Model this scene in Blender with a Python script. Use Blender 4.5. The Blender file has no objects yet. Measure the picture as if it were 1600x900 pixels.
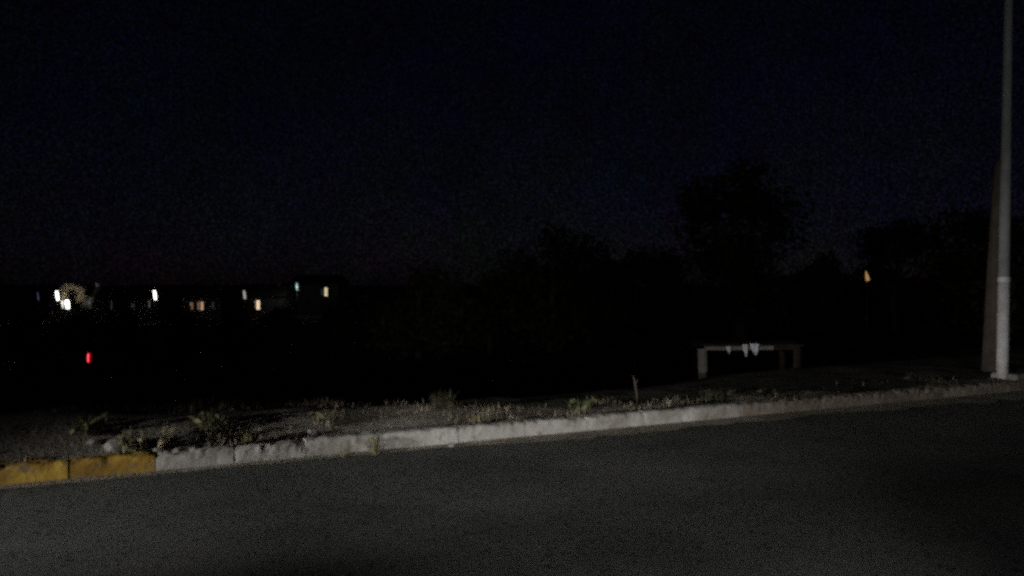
import bpy, bmesh, math, random
from mathutils import Vector, noise, Matrix
R = math.radians
rnd = random.Random(7)
sc = bpy.context.scene
COL = sc.collection

# ------------------------------------------------------------------ camera geometry (1600x900 picture units)
F, CX, CY, H = 1256.0, 800.0, 450.0, 1.4
def P(x, y, d):
    return Vector(((x - CX) / F * d, d, H - (y - CY) / F * d))
K0 = Vector((-3.59, 5.64)); E = Vector((10.5, 5.21)).normalized(); N = Vector((-E.y, E.x))
ANG = math.atan2(E.y, E.x)
def W(s, t, z=0.0):
    q = K0 + E * s + N * t
    return Vector((q.x, q.y, z))
def ST(x, y):
    q = Vector((x, y)) - K0
    return q.dot(E), q.dot(N)
def ray_t(x, t):
    """the point of the line t = const that lies in the picture column x -> (s, X, Y)"""
    r = Vector(((x - CX) / F, 1.0))
    # d*r.N - K0.N = t
    d = (t + K0.dot(N)) / r.dot(N)
    q = r * d
    return (q - K0).dot(E), q.x, q.y
def sstep(a, b, v):
    u = min(1, max(0, (v - a) / (b - a))); return u * u * (3 - 2 * u)
def fbm(x, y, k=1.0, o=3):
    return noise.fractal(Vector((x * k, y * k, 3.7)), 1.0, 2.0, o)

def ground_z(x, y):
    s, t = ST(x, y)
    if t < 0.02: return -0.02
    z = 0.115 * sstep(0.02, 0.12, t) + (0.12 + 0.13 * (1 - sstep(0.0, 2.8, s))) * sstep(0.15, 0.9, t) * (1 - 0.9 * sstep(2.0, 6.0, s))
    edge = 0.95 + 0.10 * math.sin(s * 1.3) + 1.2 * sstep(5.5, 12.0, s)
    drop = sstep(edge, edge + 7.0, t) * 1.1 + sstep(edge + 6, edge + 40, t) * 2.4
    lift = 1.1 * sstep(6, 26, s) * sstep(edge, edge + 9, t)
    z += -drop + lift * 0.8
    z += 0.035 * fbm(x, y, 1.6) * sstep(0.15, 0.5, t)
    z += 0.25 * fbm(x, y, 0.09) * sstep(6, 20, t)
    d = math.hypot(x, y)
    z += 7.0 * sstep(180, 520, d) * (0.6 + 0.5 * fbm(x, y, 0.006))*(1 if t > 0 else 0)
    return z

# ------------------------------------------------------------------ helpers
def tag(o, label=None, cat=None, group=None, kind=None):
    if label: o['label'] = label
    if cat: o['category'] = cat
    if group: o['group'] = group
    if kind: o['kind'] = kind
    return o
def empty(name, loc, rz=0.0):
    o = bpy.data.objects.new(name, None); COL.objects.link(o)
    o.location = loc; o.rotation_euler = (0, 0, rz); o.empty_display_size = 0.2
    return o
class MB:
    def __init__(s): s.v = []; s.f = []; s.m = []
    def add(s, vs, fs, mi=0):
        b = len(s.v); s.v += [tuple(p) for p in vs]
        s.f += [tuple(b + i for i in f) for f in fs]; s.m += [mi] * len(fs)
    def box(s, c, d, mat=None, mi=0, taper=1.0):
        x, y, z = d[0] / 2, d[1] / 2, d[2] / 2
        vs = []
        for sz in (-1, 1):
            k = taper if sz > 0 else 1
            for sx, sy in ((-1, -1), (1, -1), (1, 1), (-1, 1)):
                p = Vector((sx * x * k, sy * y * k, sz * z))
                if mat: p = mat @ p
                vs.append(p + Vector(c))
        s.add(vs, [(3, 2, 1, 0), (4, 5, 6, 7), (0, 1, 5, 4), (1, 2, 6, 5), (2, 3, 7, 6), (3, 0, 4, 7)], mi)
    def tube(s, pts, rad, n=8, mi=0, jit=0.0, caps=True):
        pts = [Vector(p) for p in pts]; rings = []
        for i, p in enumerate(pts):
            t = (pts[min(i + 1, len(pts) - 1)] - pts[max(i - 1, 0)]).normalized()
            a = t.cross(Vector((0.31, 0.95, 0.05))).normalized(); b = t.cross(a)
            rings.append([p + (a * math.cos(2 * math.pi * k / n) + b * math.sin(2 * math.pi * k / n)) *
                          rad[i] * (1 + rnd.uniform(-jit, jit)) for k in range(n)])
        vs = [q for r in rings for q in r]; fs = []
        for i in range(len(pts) - 1):
            for k in range(n):
                fs.append((i * n + k, i * n + (k + 1) % n, (i + 1) * n + (k + 1) % n, (i + 1) * n + k))
        if caps:
            fs.append(tuple(range(n - 1, -1, -1))); fs.append(tuple((len(pts) - 1) * n + k for k in range(n)))
        s.add(vs, fs, mi)
    def build(s, name, mats, parent=None, smooth=False, loc=None, rz=None):
        me = bpy.data.meshes.new(name); me.from_pydata(s.v, [], s.f); me.update()
        if not isinstance(mats, (list, tuple)): mats = [mats]
        for m in mats: me.materials.append(m)
        me.polygons.foreach_set('material_index', s.m)
        if smooth: me.polygons.foreach_set('use_smooth', [True] * len(me.polygons))
        o = bpy.data.objects.new(name, me); COL.objects.link(o)
        if parent: o.parent = parent
        if loc is not None: o.location = loc
        if rz is not None: o.rotation_euler = (0, 0, rz)
        return o

# ------------------------------------------------------------------ materials
def new_mat(name):
    m = bpy.data.materials.new(name); m.use_nodes = True
    nt = m.node_tree; b = nt.nodes['Principled BSDF']
    b.inputs['Roughness'].default_value = 0.85
    b.inputs['Specular IOR Level'].default_value = 0.25
    return m, nt, b
def nd(nt, t, **kw):
    n = nt.nodes.new(t)
    for k, v in kw.items():
        if hasattr(n, k): setattr(n, k, v)
        else: n.inputs[k].default_value = v
    return n
def noise_n(nt, co, scale, detail=4, rough=0.6):
    n = nd(nt, 'ShaderNodeTexNoise'); n.inputs['Scale'].default_value = scale
    n.inputs['Detail'].default_value = detail; n.inputs['Roughness'].default_value = rough
    nt.links.new(co, n.inputs['Vector']); return n.outputs['Fac']
def ramp(nt, fac, stops):
    r = nd(nt, 'ShaderNodeValToRGB'); cr = r.color_ramp
    while len(cr.elements) < len(stops): cr.elements.new(0.5)
    for e, (p, c) in zip(cr.elements, stops):
        e.position = p; e.color = (c[0], c[1], c[2], 1) if not isinstance(c, (int, float)) else (c, c, c, 1)
    nt.links.new(fac, r.inputs['Fac']); return r.outputs['Color']
def mix(nt, fac, a, b, mode='MIX'):
    n = nd(nt, 'ShaderNodeMix', data_type='RGBA', blend_type=mode)
    for sock, v in ((n.inputs['Factor'], fac), (n.inputs[6], a), (n.inputs[7], b)):
        if hasattr(v, 'links'): nt.links.new(v, sock)
        else: sock.default_value = v if not isinstance(v, tuple) else (v[0], v[1], v[2], 1)
    return n.outputs[2]
def bump(nt, b, h, strength=0.4, dist=0.02):
    n = nd(nt, 'ShaderNodeBump'); n.inputs['Strength'].default_value = strength; n.inputs['Distance'].default_value = dist
    nt.links.new(h, n.inputs['Height']); nt.links.new(n.outputs['Normal'], b.inputs['Normal'])
def coords(nt, kind='Object'):
    return nd(nt, 'ShaderNodeTexCoord').outputs[kind]

def simple(name, c1, c2, scale=6.0, rough=0.85, bs=0.3, metal=0.0):
    m, nt, b = new_mat(name); co = coords(nt)
    f = noise_n(nt, co, scale)
    nt.links.new(ramp(nt, f, [(0.35, c1), (0.65, c2)]), b.inputs['Base Color'])
    b.inputs['Roughness'].default_value = rough; b.inputs['Metallic'].default_value = metal
    bump(nt, b, noise_n(nt, co, scale * 6), bs, 0.01)
    return m

def asphalt():
    m, nt, b = new_mat('asphalt'); co = coords(nt)
    fine = noise_n(nt, co, 60, 4, 0.8)
    col = ramp(nt, fine, [(0.30, (0.034, 0.038, 0.036)), (0.5, (0.086, 0.091, 0.086)), (0.72, (0.168, 0.174, 0.164))])
    v = nd(nt, 'ShaderNodeTexVoronoi', feature='F1'); v.inputs['Scale'].default_value = 15
    nt.links.new(co, v.inputs['Vector'])
    pit = ramp(nt, v.outputs['Distance'], [(0.16, 0.10), (0.30, 1.0)])
    sel = ramp(nt, v.outputs['Color'], [(0.34, 1.0), (0.50, 0.0)])
    pit2 = mix(nt, sel, pit, (1, 1, 1))
    col = mix(nt, 1.0, col, pit2, 'MULTIPLY')
    big = ramp(nt, noise_n(nt, co, 0.9, 5, 0.6), [(0.30, (0.62, 0.70, 0.68)), (0.5, (1.0, 1.0, 0.97)), (0.70, (1.34, 1.25, 1.18))])
    col = mix(nt, 1.0, col, big, 'MULTIPLY')
    nt.links.new(col, b.inputs['Base Color']); b.inputs['Roughness'].default_value = 0.9
    bump(nt, b, fine, 0.7, 0.012)
    return m
def paint(name, c1, c2, bare, amount, gscale=1.0):
    """old paint, chipped through to the concrete, dirt towards the foot of the stone"""
    m, nt, b = new_mat(name); co = coords(nt)
    g = nd(nt, 'ShaderNodeObjectInfo').outputs['Random']
    off = nd(nt, 'ShaderNodeVectorMath', operation='ADD'); nt.links.new(co, off.inputs[0]); nt.links.new(g, off.inputs[1])
    mul = nd(nt, 'ShaderNodeVectorMath', operation='ADD'); nt.links.new(off.outputs[0], mul.inputs[0]); nt.links.new(g, mul.inputs[1])
    co2 = mul.outputs[0]
    pc = ramp(nt, noise_n(nt, co2, 5, 4), [(0.35, c1), (0.65, c2)])
    chip = ramp(nt, noise_n(nt, co2, 11, 6, 0.7), [(amount - 0.04, 1.0), (amount + 0.05, 0.0)])
    bc = ramp(nt, noise_n(nt, co2, 22, 4), [(0.3, bare), (0.7, tuple(v * 1.7 for v in bare))])
    col = mix(nt, chip, pc, bc)
    st = ramp(nt, noise_n(nt, co2, 2.4, 5, 0.7), [(0.32, (0.50, 0.45, 0.38)), (0.62, (1, 1, 1))])
    col = mix(nt, 0.8, col, st, 'MULTIPLY')
    nt.links.new(col, b.inputs['Base Color']); b.inputs['Roughness'].default_value = 0.8
    bump(nt, b, noise_n(nt, co2, 30, 5), 0.5, 0.01)
    return m
def soil(name, stops, s1=1.4, s2=30):
    m, nt, b = new_mat(name); co = coords(nt)
    col = ramp(nt, noise_n(nt, co, s1, 6, 0.65), stops)
    g = ramp(nt, noise_n(nt, co, s2, 4, 0.7), [(0.3, 0.55), (0.7, 1.3)])
    col = mix(nt, 1.0, col, g, 'MULTIPLY')
    nt.links.new(col, b.inputs['Base Color']); b.inputs['Roughness'].default_value = 0.95
    bump(nt, b, noise_n(nt, co, s2, 4), 0.8, 0.03)
    return m
def leafy(name, c1, c2, trans=0.0):
    m, nt, b = new_mat(name)
    g = nd(nt, 'ShaderNodeNewGeometry').outputs['Random Per Island']
    md_ = tuple((a * 0.6 + c * 0.4) * k for a, c, k in zip(c1, c2, (1.12, 0.92, 0.85)))
    nt.links.new(ramp(nt, g, [(0.0, c1), (0.45, md_), (1.0, c2)]), b.inputs['Base Color'])
    b.inputs['Roughness'].default_value = 0.7
    return m
def glow(name, col, strength):
    m, nt, b = new_mat(name)
    b.inputs['Base Color'].default_value = (0.3, 0.3, 0.3, 1)
    b.inputs['Emission Color'].default_value = (*col, 1)
    co = coords(nt)
    f = ramp(nt, noise_n(nt, co, 3.0, 2), [(0.3, 0.75), (0.7, 1.15)])
    ml = nd(nt, 'ShaderNodeMath', operation='MULTIPLY'); ml.inputs[1].default_value = strength
    nt.links.new(f, ml.inputs[0]); nt.links.new(ml.outputs[0], b.inputs['Emission Strength'])
    m.cycles.emission_sampling = 'NONE'
    return m

M = dict(
    asphalt=asphalt(),
    white=paint('white_kerb_paint', (0.35, 0.345, 0.335), (0.48, 0.475, 0.46), (0.22, 0.20, 0.17), 0.40),
    yellow=paint('yellow_kerb_paint', (0.34, 0.205, 0.034), (0.49, 0.32, 0.056), (0.20, 0.15, 0.08), 0.42),
    bare=paint('dusty_concrete', (0.25, 0.22, 0.18), (0.32, 0.28, 0.24), (0.14, 0.12, 0.10), 0.42),
    soil=soil('dry_soil', [(0.30, (0.09, 0.08, 0.06)), (0.46, (0.20, 0.178, 0.145)), (0.62, (0.32, 0.29, 0.25)), (0.75, (0.41, 0.385, 0.35))]),
    gutter=soil('gutter_dust', [(0.30, (0.13, 0.12, 0.095)), (0.55, (0.25, 0.225, 0.18)), (0.75, (0.34, 0.31, 0.26))], 2.2, 40),
    grass=leafy('dry_grass_blades', (0.09, 0.09, 0.06), (0.27, 0.245, 0.19)),
    weed=leafy('weed_leaves', (0.055, 0.075, 0.035), (0.14, 0.15, 0.075)),
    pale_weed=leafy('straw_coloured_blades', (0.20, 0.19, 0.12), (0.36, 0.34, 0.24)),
    dim_weed=leafy('dark_weed_leaves', (0.025, 0.030, 0.018), (0.07, 0.07, 0.04)),  # weed colour darkened to paint in the light fading to the right
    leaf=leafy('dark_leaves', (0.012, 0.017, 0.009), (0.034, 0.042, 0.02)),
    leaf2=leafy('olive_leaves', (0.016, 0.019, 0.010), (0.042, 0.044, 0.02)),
    bark=simple('bark', (0.035, 0.028, 0.022), (0.075, 0.06, 0.045), 7),
    wood=simple('weathered_wood', (0.014, 0.010, 0.008), (0.032, 0.023, 0.018), 9, 0.85, 0.5),  # table wood darkened to paint in the dim, shaded parts
    greywood=simple('grey_wood', (0.20, 0.19, 0.17), (0.28, 0.26, 0.235), 9, 0.85, 0.5),  # lighter copy of the table wood for the parts the beam catches
    polewood=simple('brown_pole_wood', (0.058, 0.044, 0.036), (0.095, 0.075, 0.062), 5, 0.9, 0.6),
    polepaint=paint('white_pole_paint', (0.50, 0.495, 0.51), (0.68, 0.675, 0.69), (0.35, 0.34, 0.33), 0.30),
    galv=simple('galvanised_steel', (0.21, 0.23, 0.225), (0.31, 0.325, 0.315), 4, 0.65, 0.1, 0.0),
    strap=simple('bright_steel_strap', (0.52, 0.52, 0.54), (0.62, 0.62, 0.62), 14, 0.5, 0.1, 0.0),
    concrete=simple('concrete', (0.17, 0.16, 0.145), (0.29, 0.275, 0.25), 5, 0.9, 0.4),
    stone=simple('rubble_stone', (0.20, 0.19, 0.18), (0.38, 0.37, 0.35), 8, 0.9, 0.5),
    cloth=simple('white_cloth', (0.80, 0.80, 0.86), (0.86, 0.86, 0.92), 10, 0.9, 0.2),
    wall=simple('house_plaster', (0.16, 0.15, 0.135), (0.22, 0.21, 0.19), 1.2, 0.9, 0.2),
    roof=simple('house_roof', (0.09, 0.06, 0.05), (0.14, 0.10, 0.08), 2.0, 0.9, 0.4),
    frame=simple('window_frame_paint', (0.40, 0.40, 0.40), (0.5, 0.5, 0.5), 4, 0.6, 0.1),
    door=simple('door_wood', (0.08, 0.05, 0.03), (0.12, 0.08, 0.05), 4, 0.7, 0.2),
    dark_metal=simple('dark_metal', (0.05, 0.05, 0.05), (0.08, 0.08, 0.08), 4, 0.5, 0.1, 0.6),
    scrub=soil('scrubby_ground', [(0.3, (0.020, 0.022, 0.013)), (0.55, (0.055, 0.05, 0.035)), (0.75, (0.11, 0.095, 0.07))], 1.1, 22),  # bank scrub coloured darker to paint in the unlit ground past the verge
)

# ------------------------------------------------------------------ the setting
def axis(breaks):
    out = []
    for a, b, n in breaks:
        out += [a + (b - a) * i / n for i in range(n)]
    return out + [breaks[-1][1]]
ss = axis([(-1500, -300, 12), (-300, -60, 24), (-60, -6, 40), (-6, 18, 160), (18, 60, 40), (60, 300, 24), (300, 1500, 12)])
s = t = 0
tt = axis([(-400, -40, 8), (-40, -8, 8), (-8, 0, 6), (0, 0.2, 5), (0.2, 3.5, 44), (3.5, 14, 36), (14, 60, 30), (60, 300, 30), (300, 1500, 24)])
g = MB(); vs = []
for t in tt:
    for s in ss:
        q = W(s, t); vs.append((q.x, q.y, ground_z(q.x, q.y)))
ns = len(ss)
gf = [(j * ns + i, j * ns + i + 1, (j + 1) * ns + i + 1, (j + 1) * ns + i) for j in range(len(tt) - 1) for i in range(ns - 1)]
g.add(vs, gf)
for fi, f in enumerate(gf):
    x, y = sum(vs[i][0] for i in f) / 4, sum(vs[i][1] for i in f) / 4; s, t = ST(x, y)
    if t > 1.25 + 0.45 * fbm(x, y, 1.1) - 0.45 * sstep(2.0, 4.5, s) - 0.35 * sstep(5.5, 8.5, s): g.m[fi] = 1  # faces past the verge strip take the shade-darkened bank colour
tag(g.build('ground', [M['soil'], M['scrub']], smooth=True), kind='structure')

r = MB()
ra, rb = axis([(-120, -12, 18), (-12, 24, 24), (24, 160, 18)]), [-8.6, -6, -4, -2, -1, -0.4, 0.004]
vs = [W(s, t, 0.0 - 0.006 * sstep(-1.2, 0, t)) for t in rb for s in ra]
n_ = len(ra)
r.add(vs, [(j * n_ + i, j * n_ + i + 1, (j + 1) * n_ + i + 1, (j + 1) * n_ + i) for j in range(len(rb) - 1) for i in range(n_ - 1)])
tag(r.build('road', M['asphalt'], smooth=True), kind='structure')

gu = MB(); vs = []; cols = axis([(-8, 22, 300)])
for s in cols:
    w = (0.055 + 0.16 * sstep(2.9, 4.4, s) + 0.20 * sstep(7.5, 11, s)) * (1 + 0.55 * fbm(s, 0.3, 2.3)) + 0.02
    w = max(w, 0.012)
    for k in range(5):
        u = k / 4
        vs.append(W(s, -w * (1 - u) + 0.003 * u, 0.0015 + 0.016 * u ** 1.5))
gu.add(vs, [(i * 5 + k, (i + 1) * 5 + k, (i + 1) * 5 + k + 1, i * 5 + k + 1) for i in range(len(cols) - 1) for k in range(4)])
tag(gu.build('gutter', M['gutter'], smooth=True), kind='structure')

# ------------------------------------------------------------------ kerb stones
KS = [ray_t(x, 0)[0] for x in (108, 243, 478, 600, 1008)]
def split(a, b, p=0.62):
    n = max(1, round(abs(b - a) / p)); return [a + (b - a) * i / n for i in range(n)]
joints = split(KS[0] - 0.62 * 6, KS[0]) + split(KS[0], KS[1]) + split(KS[1], KS[2]) + split(KS[2], KS[3]) + split(KS[3], KS[4]) + split(KS[4], KS[4] + 0.62 * 17)
joints.append(KS[4] + 0.62 * 17)
ORD = 'first second third fourth fifth sixth seventh eighth ninth tenth eleventh twelfth thirteenth fourteenth fifteenth sixteenth seventeenth eighteenth nineteenth twentieth'.split()
def kerb_stone(L, seed, wear):
    m = MB(); n = 15
    prof = [(0.0, -0.14), (0.001, 0.0), (0.004, 0.06), (0.010, 0.118), (0.018, 0.140), (0.034, 0.152), (0.075, 0.156), (0.135, 0.153), (0.148, 0.140), (0.15, -0.14)]
    vs = []
    for i in range(n):
        x = L * i / (n - 1)
        endw = max(0, 1 - min(x, L - x) / 0.06)
        for (t, z) in prof:
            k = noise.fractal(Vector((x * 7 + seed * 3.1, t * 9, z * 9)), 1, 2, 3)
            top = max(0, (z - 0.02) / 0.13)
            dz = (-abs(k) * 0.020 * wear - endw * 0.006 * wear) * top
            dt = (abs(k) * 0.010 * wear + endw * 0.004) * top * (1 if t < 0.07 else -0.5)
            vs.append((x, t + dt, z + dz))
    p = len(prof)
    fs = [(i * p + k, (i + 1) * p + k, (i + 1) * p + k + 1, i * p + k + 1) for i in range(n - 1) for k in range(p - 1)]
    fs += [tuple(range(p)), tuple((n - 1) * p + k for k in range(p - 1, -1, -1))]
    m.add(vs, fs); return m
kinds = []
for a, b in zip(joints[:-1], joints[1:]):
    mid = (a + b) / 2
    kinds.append('yellow' if mid < KS[1] else ('white' if mid < KS[4] + 1.0 else 'bare'))
ny = kinds.count('yellow'); nw = kinds.count('white'); cy = cw = cb = 0
for i, (a, b) in enumerate(zip(joints[:-1], joints[1:])):
    k = kinds[i]; gap = 0.022 if abs(b - KS[0]) < 0.01 else (0.010 if min(abs(b - v) for v in KS) < 0.01 else 0.004)
    L = b - a - gap
    o = kerb_stone(L, i, {'yellow': 1.3, 'white': 2.4 if b < KS[2] + 0.1 else rnd.uniform(0.5, 1.2), 'bare': 1.6}[k]).build('kerb_stone', M[k], smooth=False)
    q = W(a + gap / 2, rnd.uniform(-0.003, 0.006), rnd.uniform(-0.008, 0.006)); o.location = q
    o.rotation_euler = (rnd.uniform(-0.012, 0.012), rnd.uniform(-0.006, 0.006), ANG + rnd.uniform(-0.006, 0.006))
    if k == 'yellow':
        lab = f'yellow painted kerb stone, {ORD[ny - 1 - cy]} counted leftwards from the white ones'; cy += 1
    elif k == 'white':
        lab = f'chipped white kerb stone, {ORD[cw]} counted rightwards from the yellow ones'; cw += 1
    else:
        lab = f'bare dusty concrete kerb stone, {ORD[cb]} after the last white one'; cb += 1
    tag(o, lab, 'kerb stone', 'kerb stones along the road edge')

# ------------------------------------------------------------------ verge: grass, weeds, rubble
def blade(m, p, h, w, az, lean, mi=0, seg=3):
    d = Vector((math.cos(az), math.sin(az), 0)); sd = Vector((-d.y, d.x, 0)); vs = []
    for i in range(seg + 1):
        u = i / seg
        c = Vector(p) + d * (lean * h * u * u) + Vector((0, 0, h * u * (1 - 0.18 * u * lean)))
        ww = w * (1 - u ** 1.6) * 0.5 + 0.0006
        vs += [c - sd * ww, c + sd * ww]
    m.add(vs, [(2 * i, 2 * i + 1, 2 * i + 3, 2 * i + 2) for i in range(seg)], mi)
m = MB()
for _ in range(26000):
    s = rnd.uniform(-3, 18); t = 0.16 + 1.7 * rnd.random() ** 1.3 if s < 8 else 0.16 + 3.2 * rnd.random()
    q = W(s, t); d = fbm(q.x, q.y, 1.9) + 0.1
    if rnd.random() > (0.22 + 1.5 * d) * (1 - 0.92 * sstep(4.6, 7.5, s)) * (1 - sstep(0.75, 1.2, t) * sstep(2, 4, s)): continue
    h = rnd.uniform(0.015, 0.055) * (1 + max(0, d) * 1.4)
    blade(m, (q.x, q.y, ground_z(q.x, q.y) - 0.005), h, rnd.uniform(0.004, 0.010), rnd.uniform(0, 6.28), rnd.uniform(0.1, 1.1), 0 if rnd.random() < 0.93 else 1)
tag(m.build('dry_grass', [M['grass'], M['pale_weed']]), kind='stuff')

def weed(x, t, h, nb, spread, mat, label, wide=0.010, lean=0.8, leaves=0, group='weeds along the kerb', z=None, az0=None):
    s, X, Y = ray_t(x, t)
    zz = ground_z(X, Y) if z is None else z
    o = empty('weed_clump', (X, Y, zz)); mm = MB()
    for i in range(nb):
        a = rnd.uniform(0, 6.28) if az0 is None else rnd.gauss(az0, 0.5); rr = spread * 0.35 * math.sqrt(rnd.random())
        b = rnd.uniform(0, 6.28)
        blade(mm, (rr * math.cos(b), rr * math.sin(b), -0.01), h * rnd.uniform(0.5, 1.05), wide * rnd.uniform(0.7, 1.4), a, rnd.uniform(0.15, lean), 0, 4)
    mm.build('blades', M[mat], o)
    if leaves:
        lm = MB()
        for i in range(leaves):
            a = rnd.uniform(0, 6.28); rr = spread * 0.5 * math.sqrt(rnd.random())
            c = Vector((rr * math.cos(a), rr * math.sin(a), h * rnd.uniform(0.12, 0.75)))
            leaf_quad(lm, c, rnd.uniform(0.025, 0.055))
        lm.build('leaves', M['dim_weed' if mat == 'dim_weed' else 'weed'], o)
    tag(o, label, 'weed', group); return o
def leaf_quad(m, c, sz, up=0.3):
    d = Vector((rnd.gauss(0, 1), rnd.gauss(0, 1), rnd.gauss(0, 1) * 0.7)).normalized()
    e = d.cross(Vector((rnd.gauss(0, 1), rnd.gauss(0, 1), rnd.gauss(0, 1)))).normalized()
    a, b = d * sz, e * sz * 0.45
    m.add([c - a, c - b * 1.0 + a * 0.1, c + a, c + b + a * 0.1], [(0, 1, 2, 3)])
WE = [
    (42, 0.20, 0.10, 26, 0.10, 'pale_weed', 'small pale weed tuft behind the leftmost stretch of yellow kerb'),
    (132, 0.55, 0.16, 50, 0.30, 'weed', 'low green weed clump behind the dark joint in the yellow kerb', 20),
    (206, 0.25, 0.22, 60, 0.26, 'grass', 'bushy dark weed clump behind the end of the yellow kerb', 30),
    (252, 0.17, 0.25, 40, 0.10, 'pale_weed', 'tall pale grass tuft leaning at the yellow to white change', 0, 0.6),
    (330, 0.55, 0.17, 50, 0.35, 'weed', 'broad green weed clump just past the tall pale tuft', 30),
    (388, 0.18, 0.13, 46, 0.14, 'weed', 'dark weed sprouting over the top edge of the white kerb', 18),
    (505, 0.55, 0.14, 40, 0.30, 'grass', 'dull brown weed clump midway along the chipped white kerb', 12),
    (690, 0.85, 0.20, 60, 0.30, 'dim_weed', 'dark bushy weed on the rim of the dark bank', 40),
    (748, 0.35, 0.12, 36, 0.26, 'grass', 'low dark weed behind the smooth white kerb stretch', 10),
    (905, 0.50, 0.14, 40, 0.40, 'weed', 'low green weed patch before the thin crooked stake', 24),
    (1120, 0.60, 0.14, 60, 0.50, 'dim_weed', 'leafy green weed patch below the near table leg', 40),
    (1190, 0.60, 0.10, 50, 0.50, 'dim_weed', 'dry weed patch in front of the table', 16),
    (1440, 0.80, 0.12, 50, 0.50, 'dim_weed', 'low weed clump beside the leaning brown post', 16),
]
for x, t, h, nb, sp, mt, lab, *rest in WE:
    weed(x, t, h, nb, sp, mt, lab, leaves=rest[0] if rest else 0, az0=rest[1] if len(rest) > 1 else None)
weed(537, -0.035, 0.060, 26, 0.06, 'pale_weed', 'tiny pale tuft growing in the gutter below white kerb', z=0.0)
weed(586, -0.045, 0.17, 40, 0.09, 'grass', 'grey weed in the gutter covering a kerb joint', z=0.0, lean=0.7, leaves=10)

def rock(x, t, sz, label, mat='stone', flat=0.7):
    s, X, Y = ray_t(x, t); bm = bmesh.new(); bmesh.ops.create_icosphere(bm, subdivisions=2, radius=1)
    sd = rnd.uniform(0, 50)
    for v in bm.verts:
        k = noise.fractal(v.co * 1.3 + Vector((sd, 0, 0)), 1, 2, 2)
        v.co *= 1 + 0.35 * k
        v.co.x *= sz; v.co.y *= sz * 0.75; v.co.z *= sz * flat
    me = bpy.data.meshes.new('rubble_stone'); bm.to_mesh(me); bm.free(); me.materials.append(M[mat])
    o = bpy.data.objects.new('rubble_stone', me); COL.objects.link(o)
    o.location = (X, Y, (ground_z(X, Y) if t > 0 else 0) + sz * flat * 0.45); o.rotation_euler = (0, 0, rnd.uniform(0, 6))
    tag(o, label, 'stone', 'rubble stones on the verge')
rock(182, 0.34, 0.085, 'largest pale rubble lump on the verge behind yellow kerb')
rock(146, 0.42, 0.055, 'flat grey rubble lump next to the largest pale one', flat=0.5)
rock(247, 0.165, 0.045, 'pale stone wedged where the yellow kerb turns white', 'concrete')
rock(488, 0.33, 0.050, 'rounded reddish grey stone behind the chipped white kerb')
rock(706, -0.06, 0.030, 'small pale stone lying in the gutter', 'concrete')
rock(7, 0.10, 0.045, 'pale stone lying on top of the leftmost yellow kerb', 'concrete')

# thin stake near the table
s, X, Y = ray_t(994, 0.8); z0 = ground_z(X, Y)
m = MB(); m.tube([(0, 0, -0.15), (0.008, 0, 0.10), (-0.012, 0.0, 0.22), (-0.03, 0.01, 0.31)], [0.012, 0.011, 0.010, 0.007], 7, jit=0.12)
m.tube([(-0.012, 0, 0.21), (0.02, 0.0, 0.265)], [0.007, 0.004], 6)
o = m.build('wooden_stake', M['polewood'], loc=(X, Y, z0)); tag(o, 'thin crooked wooden stake standing on the verge near the table', 'stake')

# ------------------------------------------------------------------ roadside table with scraps of cloth
D = 14.0
A, B = P(1098, 596, D), P(1246, 596, D)
wx = (B.x - A.x); topz = P(0, 540, D).z; bz = A.z
tb = empty('wooden_table', (A.x, A.y, bz), 0.0)
dy, sh = 1.0, 0.08
hgt = topz - bz
legs = [((0, 0), 0.155, 'greywood'), ((wx, 0), 0.13, 'wood'), ((sh, dy), 0.13, 'wood'), ((wx + sh, dy), 0.12, 'wood')]  # near left leg in the lit tone, the others in the shaded tone
for (lx, ly), w, mt in legs:
    gz = ground_z(A.x + lx, A.y + ly) - bz
    m = MB(); m.tube([(lx + 0.01, ly, gz - 0.12), (lx - 0.004, ly, hgt * 0.4), (lx + rnd.uniform(-0.01, 0.01), ly, hgt - 0.05)], [w * 0.5, w * 0.53, w * 0.56], 9, jit=0.06)
    m.build('leg', M[mt], tb)
m = MB()
for i in range(5):
    u0 = i / 5; y0 = -0.10 + (dy + 0.2) * (i + 0.5) / 5; x0 = sh * (y0 / dy)
    mt_ = Matrix.Rotation(rnd.uniform(-0.012, 0.012), 3, 'Z') @ Matrix.Rotation(rnd.uniform(-0.01, 0.01), 3, 'Y')
    m.box((wx / 2 + x0 + rnd.uniform(-0.03, 0.03), y0, hgt + 0.012 + rnd.uniform(-0.006, 0.006)), (wx + 0.14 + rnd.uniform(-0.05, 0.05), (dy + 0.2) / 5 - 0.018, 0.035), mt_)
m.build('tabletop', M['wood'], tb)
m = MB(); m.box((wx * 0.36, -0.125, hgt - 0.035), (wx * 0.72, 0.03, 0.065), Matrix.Rotation(-0.008, 3, 'Y')); m.build('apron', M['greywood'], tb)  # left part of the front board, in the lit tone
m = MB(); m.box((wx * 0.86, -0.122, hgt - 0.035), (wx * 0.27, 0.03, 0.06)); m.build('apron', M['wood'], tb)  # right part of the front board, coloured as shaded
m = MB(); m.box((wx / 2 + sh, dy + 0.09, hgt - 0.04), (wx - 0.02, 0.03, 0.07)); m.build('apron', M['wood'], tb)
tag(tb, 'low rough wooden table on the dark verge with post legs', 'table')
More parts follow.
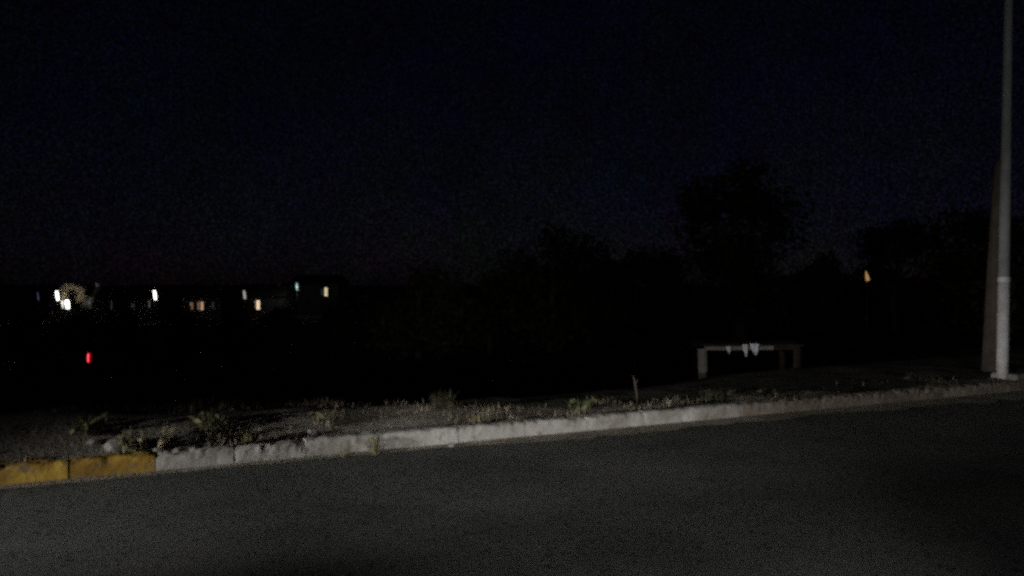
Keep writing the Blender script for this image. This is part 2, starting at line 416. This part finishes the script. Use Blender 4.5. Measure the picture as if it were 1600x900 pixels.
def rag(x, y0, y1, wpx, label, slant):
    p0 = P(x, y0, D - 0.17); hh = (y1 - y0) * D / F; w = wpx * D / F; m = MB(); vs = []; nx, nz = 8, 10
    for j in range(nz + 1):
        v = j / nz
        for i in range(nx + 1):
            u = i / nx - 0.5
            ww = w * (1 - 0.40 * v)
            vs.append((u * ww + slant * v, 0.016 * math.sin(u * 14 + v * 2.5) + 0.012 * v, -hh * v * (1 + 0.25 * math.cos(u * 5) - 0.2)))
    m.add(vs, [(j * (nx + 1) + i, j * (nx + 1) + i + 1, (j + 1) * (nx + 1) + i + 1, (j + 1) * (nx + 1) + i) for j in range(nz) for i in range(nx)])
    o = m.build('hanging_cloth', M['cloth'], loc=p0, smooth=True)
    md = o.modifiers.new('thick', 'SOLIDIFY'); md.thickness = 0.006
    tag(o, label, 'cloth scrap', 'cloth scraps hanging from the table edge')
rag(1164, 538, 557, 9, 'narrow bright white cloth strip hanging from the table edge', 0.02)
rag(1179, 537, 554, 16, 'wide white cloth scrap hanging beside the narrow bright strip', 0.02)
rag(1138, 541, 552, 8, 'short faint cloth scrap hanging nearest the pale table leg', 0.015)

# ------------------------------------------------------------------ the poles
s, X, Y = ray_t(1566, 0.42); gz = ground_z(X, Y)
dl = Y; lean = 0.016
pl = empty('lamp_post', (X, Y, gz))
ctr = lambda z: (lean * z, 0, z)
zb = (H - (437 - CY) / F * dl) - gz
rr = 0.5 * 17.0 / F * dl
m = MB(); m.tube([ctr(-0.2), ctr(0.4), ctr(zb - 0.02)], [rr, rr, rr * 0.98], 20); m.build('painted_shaft', M['polepaint'], pl, True)
m = MB(); m.tube([ctr(zb - 0.03), ctr(zb + 1.2), ctr(4.4), ctr(7.6)], [rr * 0.95, rr * 0.90, rr * 0.76, rr * 0.6], 20); m.build('upper_shaft', M['galv'], pl, True)
m = MB(); m.tube([ctr(zb - 0.035), ctr(zb + 0.035)], [rr * 1.03, rr * 1.03], 20)
m.build('strap', M['strap'], pl)
m = MB(); m.tube([ctr(7.45), (0.12, -0.35, 7.75), (0.12, -1.5, 7.95)], [0.035, 0.03, 0.03], 10); m.build('arm', M['galv'], pl, True)
m = MB(); m.box((0.12, -1.75, 7.95), (0.24, 0.62, 0.12), taper=0.7); m.box((0.12, -1.78, 7.875), (0.17, 0.42, 0.03)); m.build('lamp_head', M['galv'], pl)
tag(pl, 'tall pale lamp post with white painted foot and steel strap', 'lamp post')
s2, X2, Y2 = ray_t(1584, 0.40)
m = MB(); m.box((0, 0, 0.0), (0.62, 0.40, 0.16), taper=0.94); bmo = m.build('concrete_footing', M['concrete'], loc=(X2 + 0.04, Y2, ground_z(X2, Y2) - 0.005), rz=ANG)
bv = bmo.modifiers.new('soft', 'BEVEL'); bv.width = 0.02; bv.segments = 2
tag(bmo, 'low pale concrete block around the foot of the lamp post', 'footing')

s, X, Y = ray_t(1549, 1.15); gz = ground_z(X, Y)
m = MB(); k = Y / F
m.tube([(-0.01, 0, -0.4), (0, 0, 0), (0.03, 0, 0.9), (0.075, 0, 1.9), (0.115, 0, 2.75), (0.135, 0, 3.15), (0.15, 0, 3.3)],
       [14.5 * k, 13.5 * k, 12.2 * k, 10.8 * k, 9.6 * k, 8.4 * k, 4.5 * k], 18, jit=0.05)
o = m.build('wooden_post', M['polewood'], loc=(X, Y, gz), smooth=True)
tag(o, 'thick leaning brown wooden post close behind the pale lamp post', 'post')

# ------------------------------------------------------------------ trees and shrubs
def tree(name, x0, x1, ytop, d, label, cat='tree', leaf='leaf', n=2600, lsz=0.16, clumps=11, low=0.25, group='dark trees behind the verge', mat_gz=None, bottom=None):
    xc = (x0 + x1) / 2; c = P(xc, CY, d); gz = ground_z(c.x, c.y)
    top = P(xc, ytop, d).z; hgt = top - gz; rad = (x1 - x0) / 2 / F * d
    o = empty(name, (c.x, c.y, gz))
    tm = MB(); lm = MB()
    cl = []
    for i in range(clumps):
        if i == 0: u, a, rr = 0.80, 0, 0.08 * rad
        else:
            u = rnd.uniform(low, 0.84); a = i * 2.4 + rnd.uniform(-0.4, 0.4)
            w = math.sin(math.pi * (0.20 + 0.72 * (u - low) / (1 - low))) ** 0.7
            rr = rad * w * rnd.uniform(0.35, 0.75)
        cr = rad * rnd.uniform(0.32, 0.50)
        cr = min(cr, hgt * 0.34)
        if i == 0: cr = min(rad * 0.42, hgt * 0.20); u = 1 - cr / hgt * 0.92
        cl.append((Vector((rr * math.cos(a), rr * math.sin(a), hgt * u)), cr))
    tr = max(0.05, hgt * 0.028)
    tm.tube([(0, 0, -0.3), (0.03 * hgt * rnd.uniform(-1, 1), 0.02 * hgt, hgt * 0.3), (0.03 * hgt * rnd.uniform(-1, 1), 0, hgt * 0.6), cl[0][0]], [tr * 1.3, tr, tr * 0.65, tr * 0.15], 9, jit=0.08)
    for p, cr in cl[1:]:
        b = Vector((0, 0.01 * hgt, max(hgt * 0.15, p.z * 0.55)))
        mid = (b + p) / 2 + Vector((0, 0, -0.05 * hgt))
        tm.tube([b, mid, p], [tr * 0.5, tr * 0.3, tr * 0.1], 6)
    per = n // clumps
    for p, cr in cl:
        for k in range(per):
            v = Vector((rnd.gauss(0, 1), rnd.gauss(0, 1), rnd.gauss(0, 1))).normalized()
            q = rnd.random() ** 0.45 * (1 + 0.5 * noise.noise(v * 1.9 + p))
            pt = p + Vector((v.x, v.y, v.z * 0.82)) * cr * q
            if pt.z < 0.05: pt.z = rnd.uniform(0.05, 0.3)
            leaf_quad(lm, pt, lsz * rnd.uniform(0.6, 1.3))
    tm.build('trunk', M['bark'], o, True)
    lm.build('crown', M[leaf], o)
    tag(o, label, cat, group); return o
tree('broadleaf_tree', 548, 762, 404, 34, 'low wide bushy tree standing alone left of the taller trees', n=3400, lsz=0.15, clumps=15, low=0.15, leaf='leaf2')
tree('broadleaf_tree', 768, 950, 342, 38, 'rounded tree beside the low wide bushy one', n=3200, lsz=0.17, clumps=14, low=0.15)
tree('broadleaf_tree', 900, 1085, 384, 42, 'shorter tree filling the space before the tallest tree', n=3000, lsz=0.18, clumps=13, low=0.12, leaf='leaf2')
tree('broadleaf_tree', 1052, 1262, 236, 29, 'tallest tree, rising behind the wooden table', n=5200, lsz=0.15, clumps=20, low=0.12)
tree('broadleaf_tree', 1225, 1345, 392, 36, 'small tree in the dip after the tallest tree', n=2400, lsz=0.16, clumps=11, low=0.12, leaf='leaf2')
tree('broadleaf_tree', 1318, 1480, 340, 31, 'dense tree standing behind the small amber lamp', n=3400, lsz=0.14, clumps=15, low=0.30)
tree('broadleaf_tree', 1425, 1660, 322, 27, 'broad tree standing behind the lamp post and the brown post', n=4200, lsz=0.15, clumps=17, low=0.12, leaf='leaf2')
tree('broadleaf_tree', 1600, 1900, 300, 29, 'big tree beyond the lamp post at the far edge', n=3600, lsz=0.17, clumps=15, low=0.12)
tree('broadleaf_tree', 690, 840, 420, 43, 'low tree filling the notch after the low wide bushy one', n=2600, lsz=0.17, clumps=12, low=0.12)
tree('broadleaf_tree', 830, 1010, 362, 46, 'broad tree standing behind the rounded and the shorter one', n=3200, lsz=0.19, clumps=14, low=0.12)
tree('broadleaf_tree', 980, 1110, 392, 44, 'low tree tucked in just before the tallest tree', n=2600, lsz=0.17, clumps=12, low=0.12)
SH = [(-150, 10, 478, 52, 'dark shrub at the left end of the row'), (0, 84, 486, 50, 'dark shrub below the faint blue light'), (70, 160, 490, 52, 'dark shrub under the brightest white lights'),
      (150, 246, 489, 49, 'dark shrub above and beyond the red light'), (238, 330, 488, 51, 'dark shrub under the peach lit windows'), (318, 410, 486, 50, 'dark shrub under the bright warm window'),
      (396, 480, 478, 49, 'dark shrub below the faint cyan lamp'), (468, 570, 468, 47, 'dark shrub beneath the yellow window, next to the bushy tree')]
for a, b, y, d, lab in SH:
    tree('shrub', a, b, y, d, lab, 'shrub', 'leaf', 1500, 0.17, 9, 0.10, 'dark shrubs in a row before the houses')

# ------------------------------------------------------------------ distant houses with lit windows, street lamps
HW = {'w1': glow('cool_white_window', (1.0, 0.98, 0.92), 1.1), 'w2': glow('soft_white_window', (1.0, 0.95, 0.86), 0.30),
      'w3': glow('faint_white_window', (0.9, 0.92, 0.8), 0.07), 'w4': glow('very_faint_window', (0.9, 0.95, 0.9), 0.020),
      'peach': glow('peach_window', (1.0, 0.62, 0.40), 0.42), 'peach2': glow('dull_peach_window', (1.0, 0.60, 0.40), 0.14),
      'warm': glow('warm_window', (1.0, 0.78, 0.48), 0.9), 'yellow': glow('yellow_window', (1.0, 0.85, 0.50), 0.62),
      'amber': glow('amber_window', (1.0, 0.55, 0.22), 0.60)}
HD = 118.0
def house(x0, x1, ytop_wall, d, wins, label, roof_h=1.5, depth=7.0, rz=0.0):
    a, b = P(x0, CY, d), P(x1, CY, d); w = b.x - a.x; cx = (a.x + b.x) / 2
    base = min(ground_z(cx, d), ground_z(cx, d + depth)) ; top = P(0, ytop_wall, d).z
    h = top - base
    o = empty('house', (cx, d, base)); m = MB()
    m.box((0, depth / 2, h / 2 - 0.2), (w, depth, h + 0.4)); m.build('wall', M['wall'], o)
    m = MB(); e = 0.4
    y0, y1 = -e, depth + e; X0, X1 = -w / 2 - e, w / 2 + e
    z0 = h + 0.003
    m.add([(X0, y0, z0), (X1, y0, z0), (X1, y1, z0), (X0, y1, z0), (X0 + 0.6, depth / 2, z0 + roof_h), (X1 - 0.6, depth / 2, z0 + roof_h)],
          [(3, 2, 1, 0), (0, 1, 5, 4), (2, 3, 4, 5), (1, 2, 5), (3, 0, 4)])
    rf = m.build('roof', M['roof'], o)
    m = MB(); m.box((w * 0.22, depth / 2 + 0.3, z0 + roof_h), (0.5, 0.5, 1.0)); m.build('chimney', M['wall'], rf)
    px = d / F
    for (wx_, wy_, ww, wh, mt) in wins:
        c = P(wx_, wy_, d) - Vector((cx, d, base)); ww *= px; wh *= px
        f = MB(); th = 0.07
        for sx in (-1, 1): f.box((c.x + sx * (ww / 2 + th / 2), -0.03, c.z), (th, 0.10, wh + 2 * th))
        for sz in (-1, 1): f.box((c.x, -0.03, c.z + sz * (wh / 2 + th / 2)), (ww - 0.004, 0.10, th))
        fo = f.build('window', M['frame'], o)
        p = MB(); p.box((c.x, -0.015, c.z), (ww - 0.006, 0.03, wh - 0.006)); p.build('pane', HW[mt], fo)
    dm = MB(); dm.box((-w * 0.36, -0.03, 1.0), (0.9, 0.06, 2.0)); dm.build('door', M['door'], o)
    tag(o, label, 'house', 'far houses with lit windows')
    return o
house(78, 152, 464, HD, [(141, 477, 5.5, 11, 'w4')], 'far house half hidden behind the pale round tree')
house(153, 186, 466, HD + 4, [(158, 476, 2.8, 12, 'w2'), (173, 477, 6, 11, 'w4')], 'far house with one thin white window and a dim one')
house(200, 238, 468, HD + 2, [(208, 480, 5, 11, 'w4'), (233.5, 475, 2.6, 11, 'w3')], 'far house with two faint windows left of the bright street lamp')
house(286, 345, 467, HD, [(299.5, 478, 5, 11, 'peach2'), (310.5, 478, 3.5, 12, 'peach2'), (316, 478, 4.5, 13, 'peach'), (333, 477, 3, 10, 'w4')], 'far house with a row of peach lit windows')
house(386, 440, 463, HD - 3, [(403.5, 476.5, 5.6, 14.5, 'warm'), (398.8, 476, 2.4, 12, 'peach2')], 'far house with one bright warm window')
house(452, 528, 444, HD + 6, [(509.5, 456, 5, 13.5, 'yellow'), (503.5, 456, 3, 9, 'w4'), (456.5, 477, 2, 6, 'w4')], 'far house with one yellow window near the bushy tree')

def lamp(x, y, w, h, d, mat_, label, tilt=0.0, energy=0, col=(1, 0.95, 0.85), rr=(0.42, 0.5, 0.42), group='far street lamps'):
    c = P(x, y, d); gz = ground_z(c.x, c.y); k = d / F
    o = empty('street_lamp', (c.x, c.y, gz)); z = c.z - gz
    m = MB(); m.tube([(0, 0, -0.3), (0, 0, z - h * k / 2 - 0.02)], [0.012 + 0.0005 * d, 0.012 + 0.0003 * d], 10); m.build('pole', M['dark_metal'], o, True)
    dx = tilt * h * k
    m = MB(); m.tube([(dx * -0.5, 0, z + h * k / 2), (0, 0, z), (dx * 0.5, 0, z - h * k / 2)], [w * k * v for v in rr], 14); m.build('lantern', mat_, o, True)
    m = MB(); m.tube([(dx * -0.5, 0, z + h * k / 2 + 0.004), (dx * -0.5, 0, z + h * k / 2 + 0.12)], [w * k * 0.7, w * k * 0.15], 14); m.build('cap', M['dark_metal'], o)
    tag(o, label, 'street lamp', group)
    if energy:
        L = bpy.data.lights.new('street_lamp_light', 'POINT'); L.energy = energy; L.color = col; L.shadow_soft_size = 0.3
        lo = bpy.data.objects.new('street_lamp_light', L); COL.objects.link(lo); lo.location = c + Vector((0, -0.8, 0))
lamp(89.5, 462, 4.6, 15, HD - 6, glow('lamp_white', (1, 0.97, 0.90), 2.6), 'bright white far street lamp above the brightest windows', 0.16, 20)
lamp(59.5, 463, 2.2, 13, HD - 5, glow('lamp_blue', (0.35, 0.38, 1.0), 0.07), 'faint blue far street lamp, first on its side of the row', 0.12)
lamp(242, 461, 4.8, 15, HD - 6, glow('lamp_white_lone', (1, 0.96, 0.90), 2.4), 'bright white far street lamp standing alone', 0.14, 12)
lamp(382, 460.5, 4.2, 13.5, HD - 7, glow('lamp_dull_white', (1, 0.97, 0.92), 0.28), 'dull white far street lamp above the bright warm window', 0.12, 4)
lamp(464, 448, 3.6, 12, HD - 4, glow('lamp_cyan', (0.70, 1.0, 1.0), 0.30), 'faint cyan far street lamp, highest of the row', 0.10, 30, (0.75, 1, 1))
lamp(97.5, 475.5, 3.2, 13, HD - 10, glow('lamp_soft_white', (1, 0.96, 0.88), 0.45), 'soft white low lantern between the two brightest lights', 0.12)
lamp(105.3, 475.5, 6.2, 14, HD - 10, glow('lamp_white_broad', (1, 0.98, 0.92), 2.8), 'broad bright white low lantern in front of the pale round tree', 0.14)
lamp(1354.5, 431, 6.0, 15, 24.5, glow('lamp_amber', (1.0, 0.55, 0.22), 0.34), 'small amber garden lamp glowing before the dense trees near the lamp post', 0.22, rr=(0.10, 0.42, 0.5), group='single garden lamps')
# round tree standing in for a hazy disc of glow, lit by an added spot
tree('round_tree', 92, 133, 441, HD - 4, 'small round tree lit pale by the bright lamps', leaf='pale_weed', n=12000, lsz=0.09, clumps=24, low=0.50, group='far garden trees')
L = bpy.data.lights.new('garden_floodlight', 'SPOT'); L.energy = 3400; L.color = (1, 0.9, 0.82); L.spot_size = R(24); L.spot_blend = 0.6; L.shadow_soft_size = 0.3  # unseen spot added so the stand-in tree reads as a glow
lo = bpy.data.objects.new('garden_floodlight', L); COL.objects.link(lo)
src = P(100, 478, HD - 13); tgt = P(113, 461, HD - 4); lo.location = src; lo.rotation_euler = (tgt - src).to_track_quat('-Z', 'Y').to_euler()

# red marker lamp on a post in the dark below
d = 30.0; c = P(139.5, 559, d); gz = min(ground_z(c.x, c.y), c.z - 0.5); k = d / F
o = empty('marker_lamp', (c.x, c.y, ground_z(c.x, c.y))); z = c.z - ground_z(c.x, c.y)
m = MB(); m.tube([(0, 0.06, -0.3), (0, 0.06, z + 7 * k + 0.05)], [0.04, 0.04], 10); m.build('post', M['dark_metal'], o, True)
m = MB(); m.tube([(-0.004, 0, z - 8 * k), (-0.003, 0, z - 6 * k), (0, 0, z), (0.003, 0, z + 6 * k), (0.004, 0, z + 8 * k)], [1.6 * k, 3.2 * k, 3.8 * k, 3.2 * k, 1.6 * k], 14); m.build('lens', glow('red_lens', (1.0, 0.004, 0.012), 0.14), o, True)  # outer shell glows dim red to draw the halo round the bulb
m = MB(); m.tube([(-0.004, -3.2 * k, z - 6.5 * k), (0, -3.5 * k, z), (0.004, -3.2 * k, z + 6.5 * k)], [1.2 * k, 1.6 * k, 1.2 * k], 12); m.build('bulb', glow('red_bulb', (1.0, 0.07, 0.10), 1.4), o, True)
m = MB(); m.box((0, 0.035, z), (8 * k, 0.03, 17 * k)); m.build('backplate', M['dark_metal'], o)
tag(o, 'small red glowing marker lamp on a thin post in the dark', 'marker lamp')

# ------------------------------------------------------------------ light
w = bpy.data.worlds.new('World'); sc.world = w; w.use_nodes = True; nt = w.node_tree
bg = nt.nodes['Background']
sky = nd(nt, 'ShaderNodeTexSky', sky_type='NISHITA'); sky.sun_disc = False
sky.sun_elevation = R(24); sky.sun_rotation = R(200); sky.altitude = 200
co = nt.nodes.new('ShaderNodeTexCoord').outputs['Generated']
def mottle(scale, lo, hi):
    n = nd(nt, 'ShaderNodeTexNoise'); n.inputs['Scale'].default_value = scale; n.inputs['Detail'].default_value = 2; n.inputs['Roughness'].default_value = 0.8
    nt.links.new(co, n.inputs['Vector'])
    sp = nd(nt, 'ShaderNodeSeparateColor'); nt.links.new(n.outputs['Color'], sp.inputs[0])
    cb = nd(nt, 'ShaderNodeCombineColor')
    for k in range(3):
        mr = nd(nt, 'ShaderNodeMapRange'); mr.inputs['From Min'].default_value = 0.36; mr.inputs['From Max'].default_value = 0.64
        mr.inputs['To Min'].default_value = lo; mr.inputs['To Max'].default_value = hi
        nt.links.new(sp.outputs[k], mr.inputs['Value']); nt.links.new(mr.outputs[0], cb.inputs[k])
    return cb.outputs[0]
gr = ramp(nt, noise_n(nt, co, 400, 2, 0.8), [(0.36, 0.18), (0.5, 0.80), (0.66, 2.6)])
night = mix(nt, 1.0, sky.outputs['Color'], gr, 'MULTIPLY')
night = mix(nt, 1.0, night, mottle(330, 0.5, 1.5), 'MULTIPLY')
night = mix(nt, 1.0, night, mottle(7, 0.8, 1.22), 'MULTIPLY')
nt.links.new(mix(nt, 1.0, night, (0.66, 0.56, 0.98), 'MULTIPLY'), bg.inputs['Color'])
bg.inputs['Strength'].default_value = 0.00055
sun = bpy.data.lights.new('moon', 'SUN'); sun.energy = 0.002; sun.angle = R(0.5); sun.color = (0.8, 0.88, 1)  # very dim sun added to bring out faint forms, no moon in view
so = bpy.data.objects.new('moon', sun); COL.objects.link(so); so.rotation_euler = (R(66), 0, R(-20))

def spot(name, loc, tgt, e, size, blend, col=(1.0, 0.94, 0.86), rad=0.07):
    L = bpy.data.lights.new(name, 'SPOT'); L.energy = e; L.spot_size = R(size); L.spot_blend = blend; L.color = col; L.shadow_soft_size = rad
    o = bpy.data.objects.new(name, L); COL.objects.link(o); o.location = loc
    o.rotation_euler = (Vector(tgt) - Vector(loc)).to_track_quat('-Z', 'Y').to_euler()
WC = (1.0, 0.97, 0.93)
spot('car_headlight', (-9.0, 0.0, 1.3), (0.4, 7.2, 0.0), 3550, 26, 1.0, WC)
spot('car_headlight', (1.6, -4.2, 1.1), (0.5, 7.3, 0.0), 2170, 26, 1.0, WC)  # unseen second source added behind the camera to balance kerb and road brightness
spot('car_headlight', (1.6, -4.2, 1.1), (4.6, 9.0, 0.0), 720, 66, 1.0, WC)  # wide beam from the same added source, for the right side
spot('car_headlight', (-9.0, 0.0, 1.3), (-0.9, 4.6, 0.0), 230, 62, 1.0, WC)  # weak wide fill added to lift the dark near road

# ------------------------------------------------------------------ camera and render settings
cam = bpy.data.cameras.new('camera'); cam.sensor_width = 36; cam.lens = F / 1600 * 36; cam.clip_end = 4000; cam.clip_start = 0.05
co_ = bpy.data.objects.new('camera', cam); COL.objects.link(co_); co_.location = (0, 0, H); co_.rotation_euler = (R(90), 0, 0)
sc.camera = co_
sc.view_settings.view_transform = 'Standard'; sc.view_settings.look = 'None'; sc.view_settings.exposure = 0; sc.view_settings.gamma = 1
sc.cycles.pixel_filter_type = 'GAUSSIAN'; sc.cycles.filter_width = 3.2
sc.cycles.max_bounces = 3; sc.cycles.sample_clamp_direct = 2.5; sc.cycles.sample_clamp_indirect = 0.5; sc.cycles.use_denoising = False
sc.cycles.use_adaptive_sampling = True; sc.cycles.adaptive_threshold = 0.6; sc.cycles.adaptive_min_samples = 24

cam.dof.use_dof = True; cam.dof.focus_distance = 60; cam.dof.aperture_fstop = 1.6
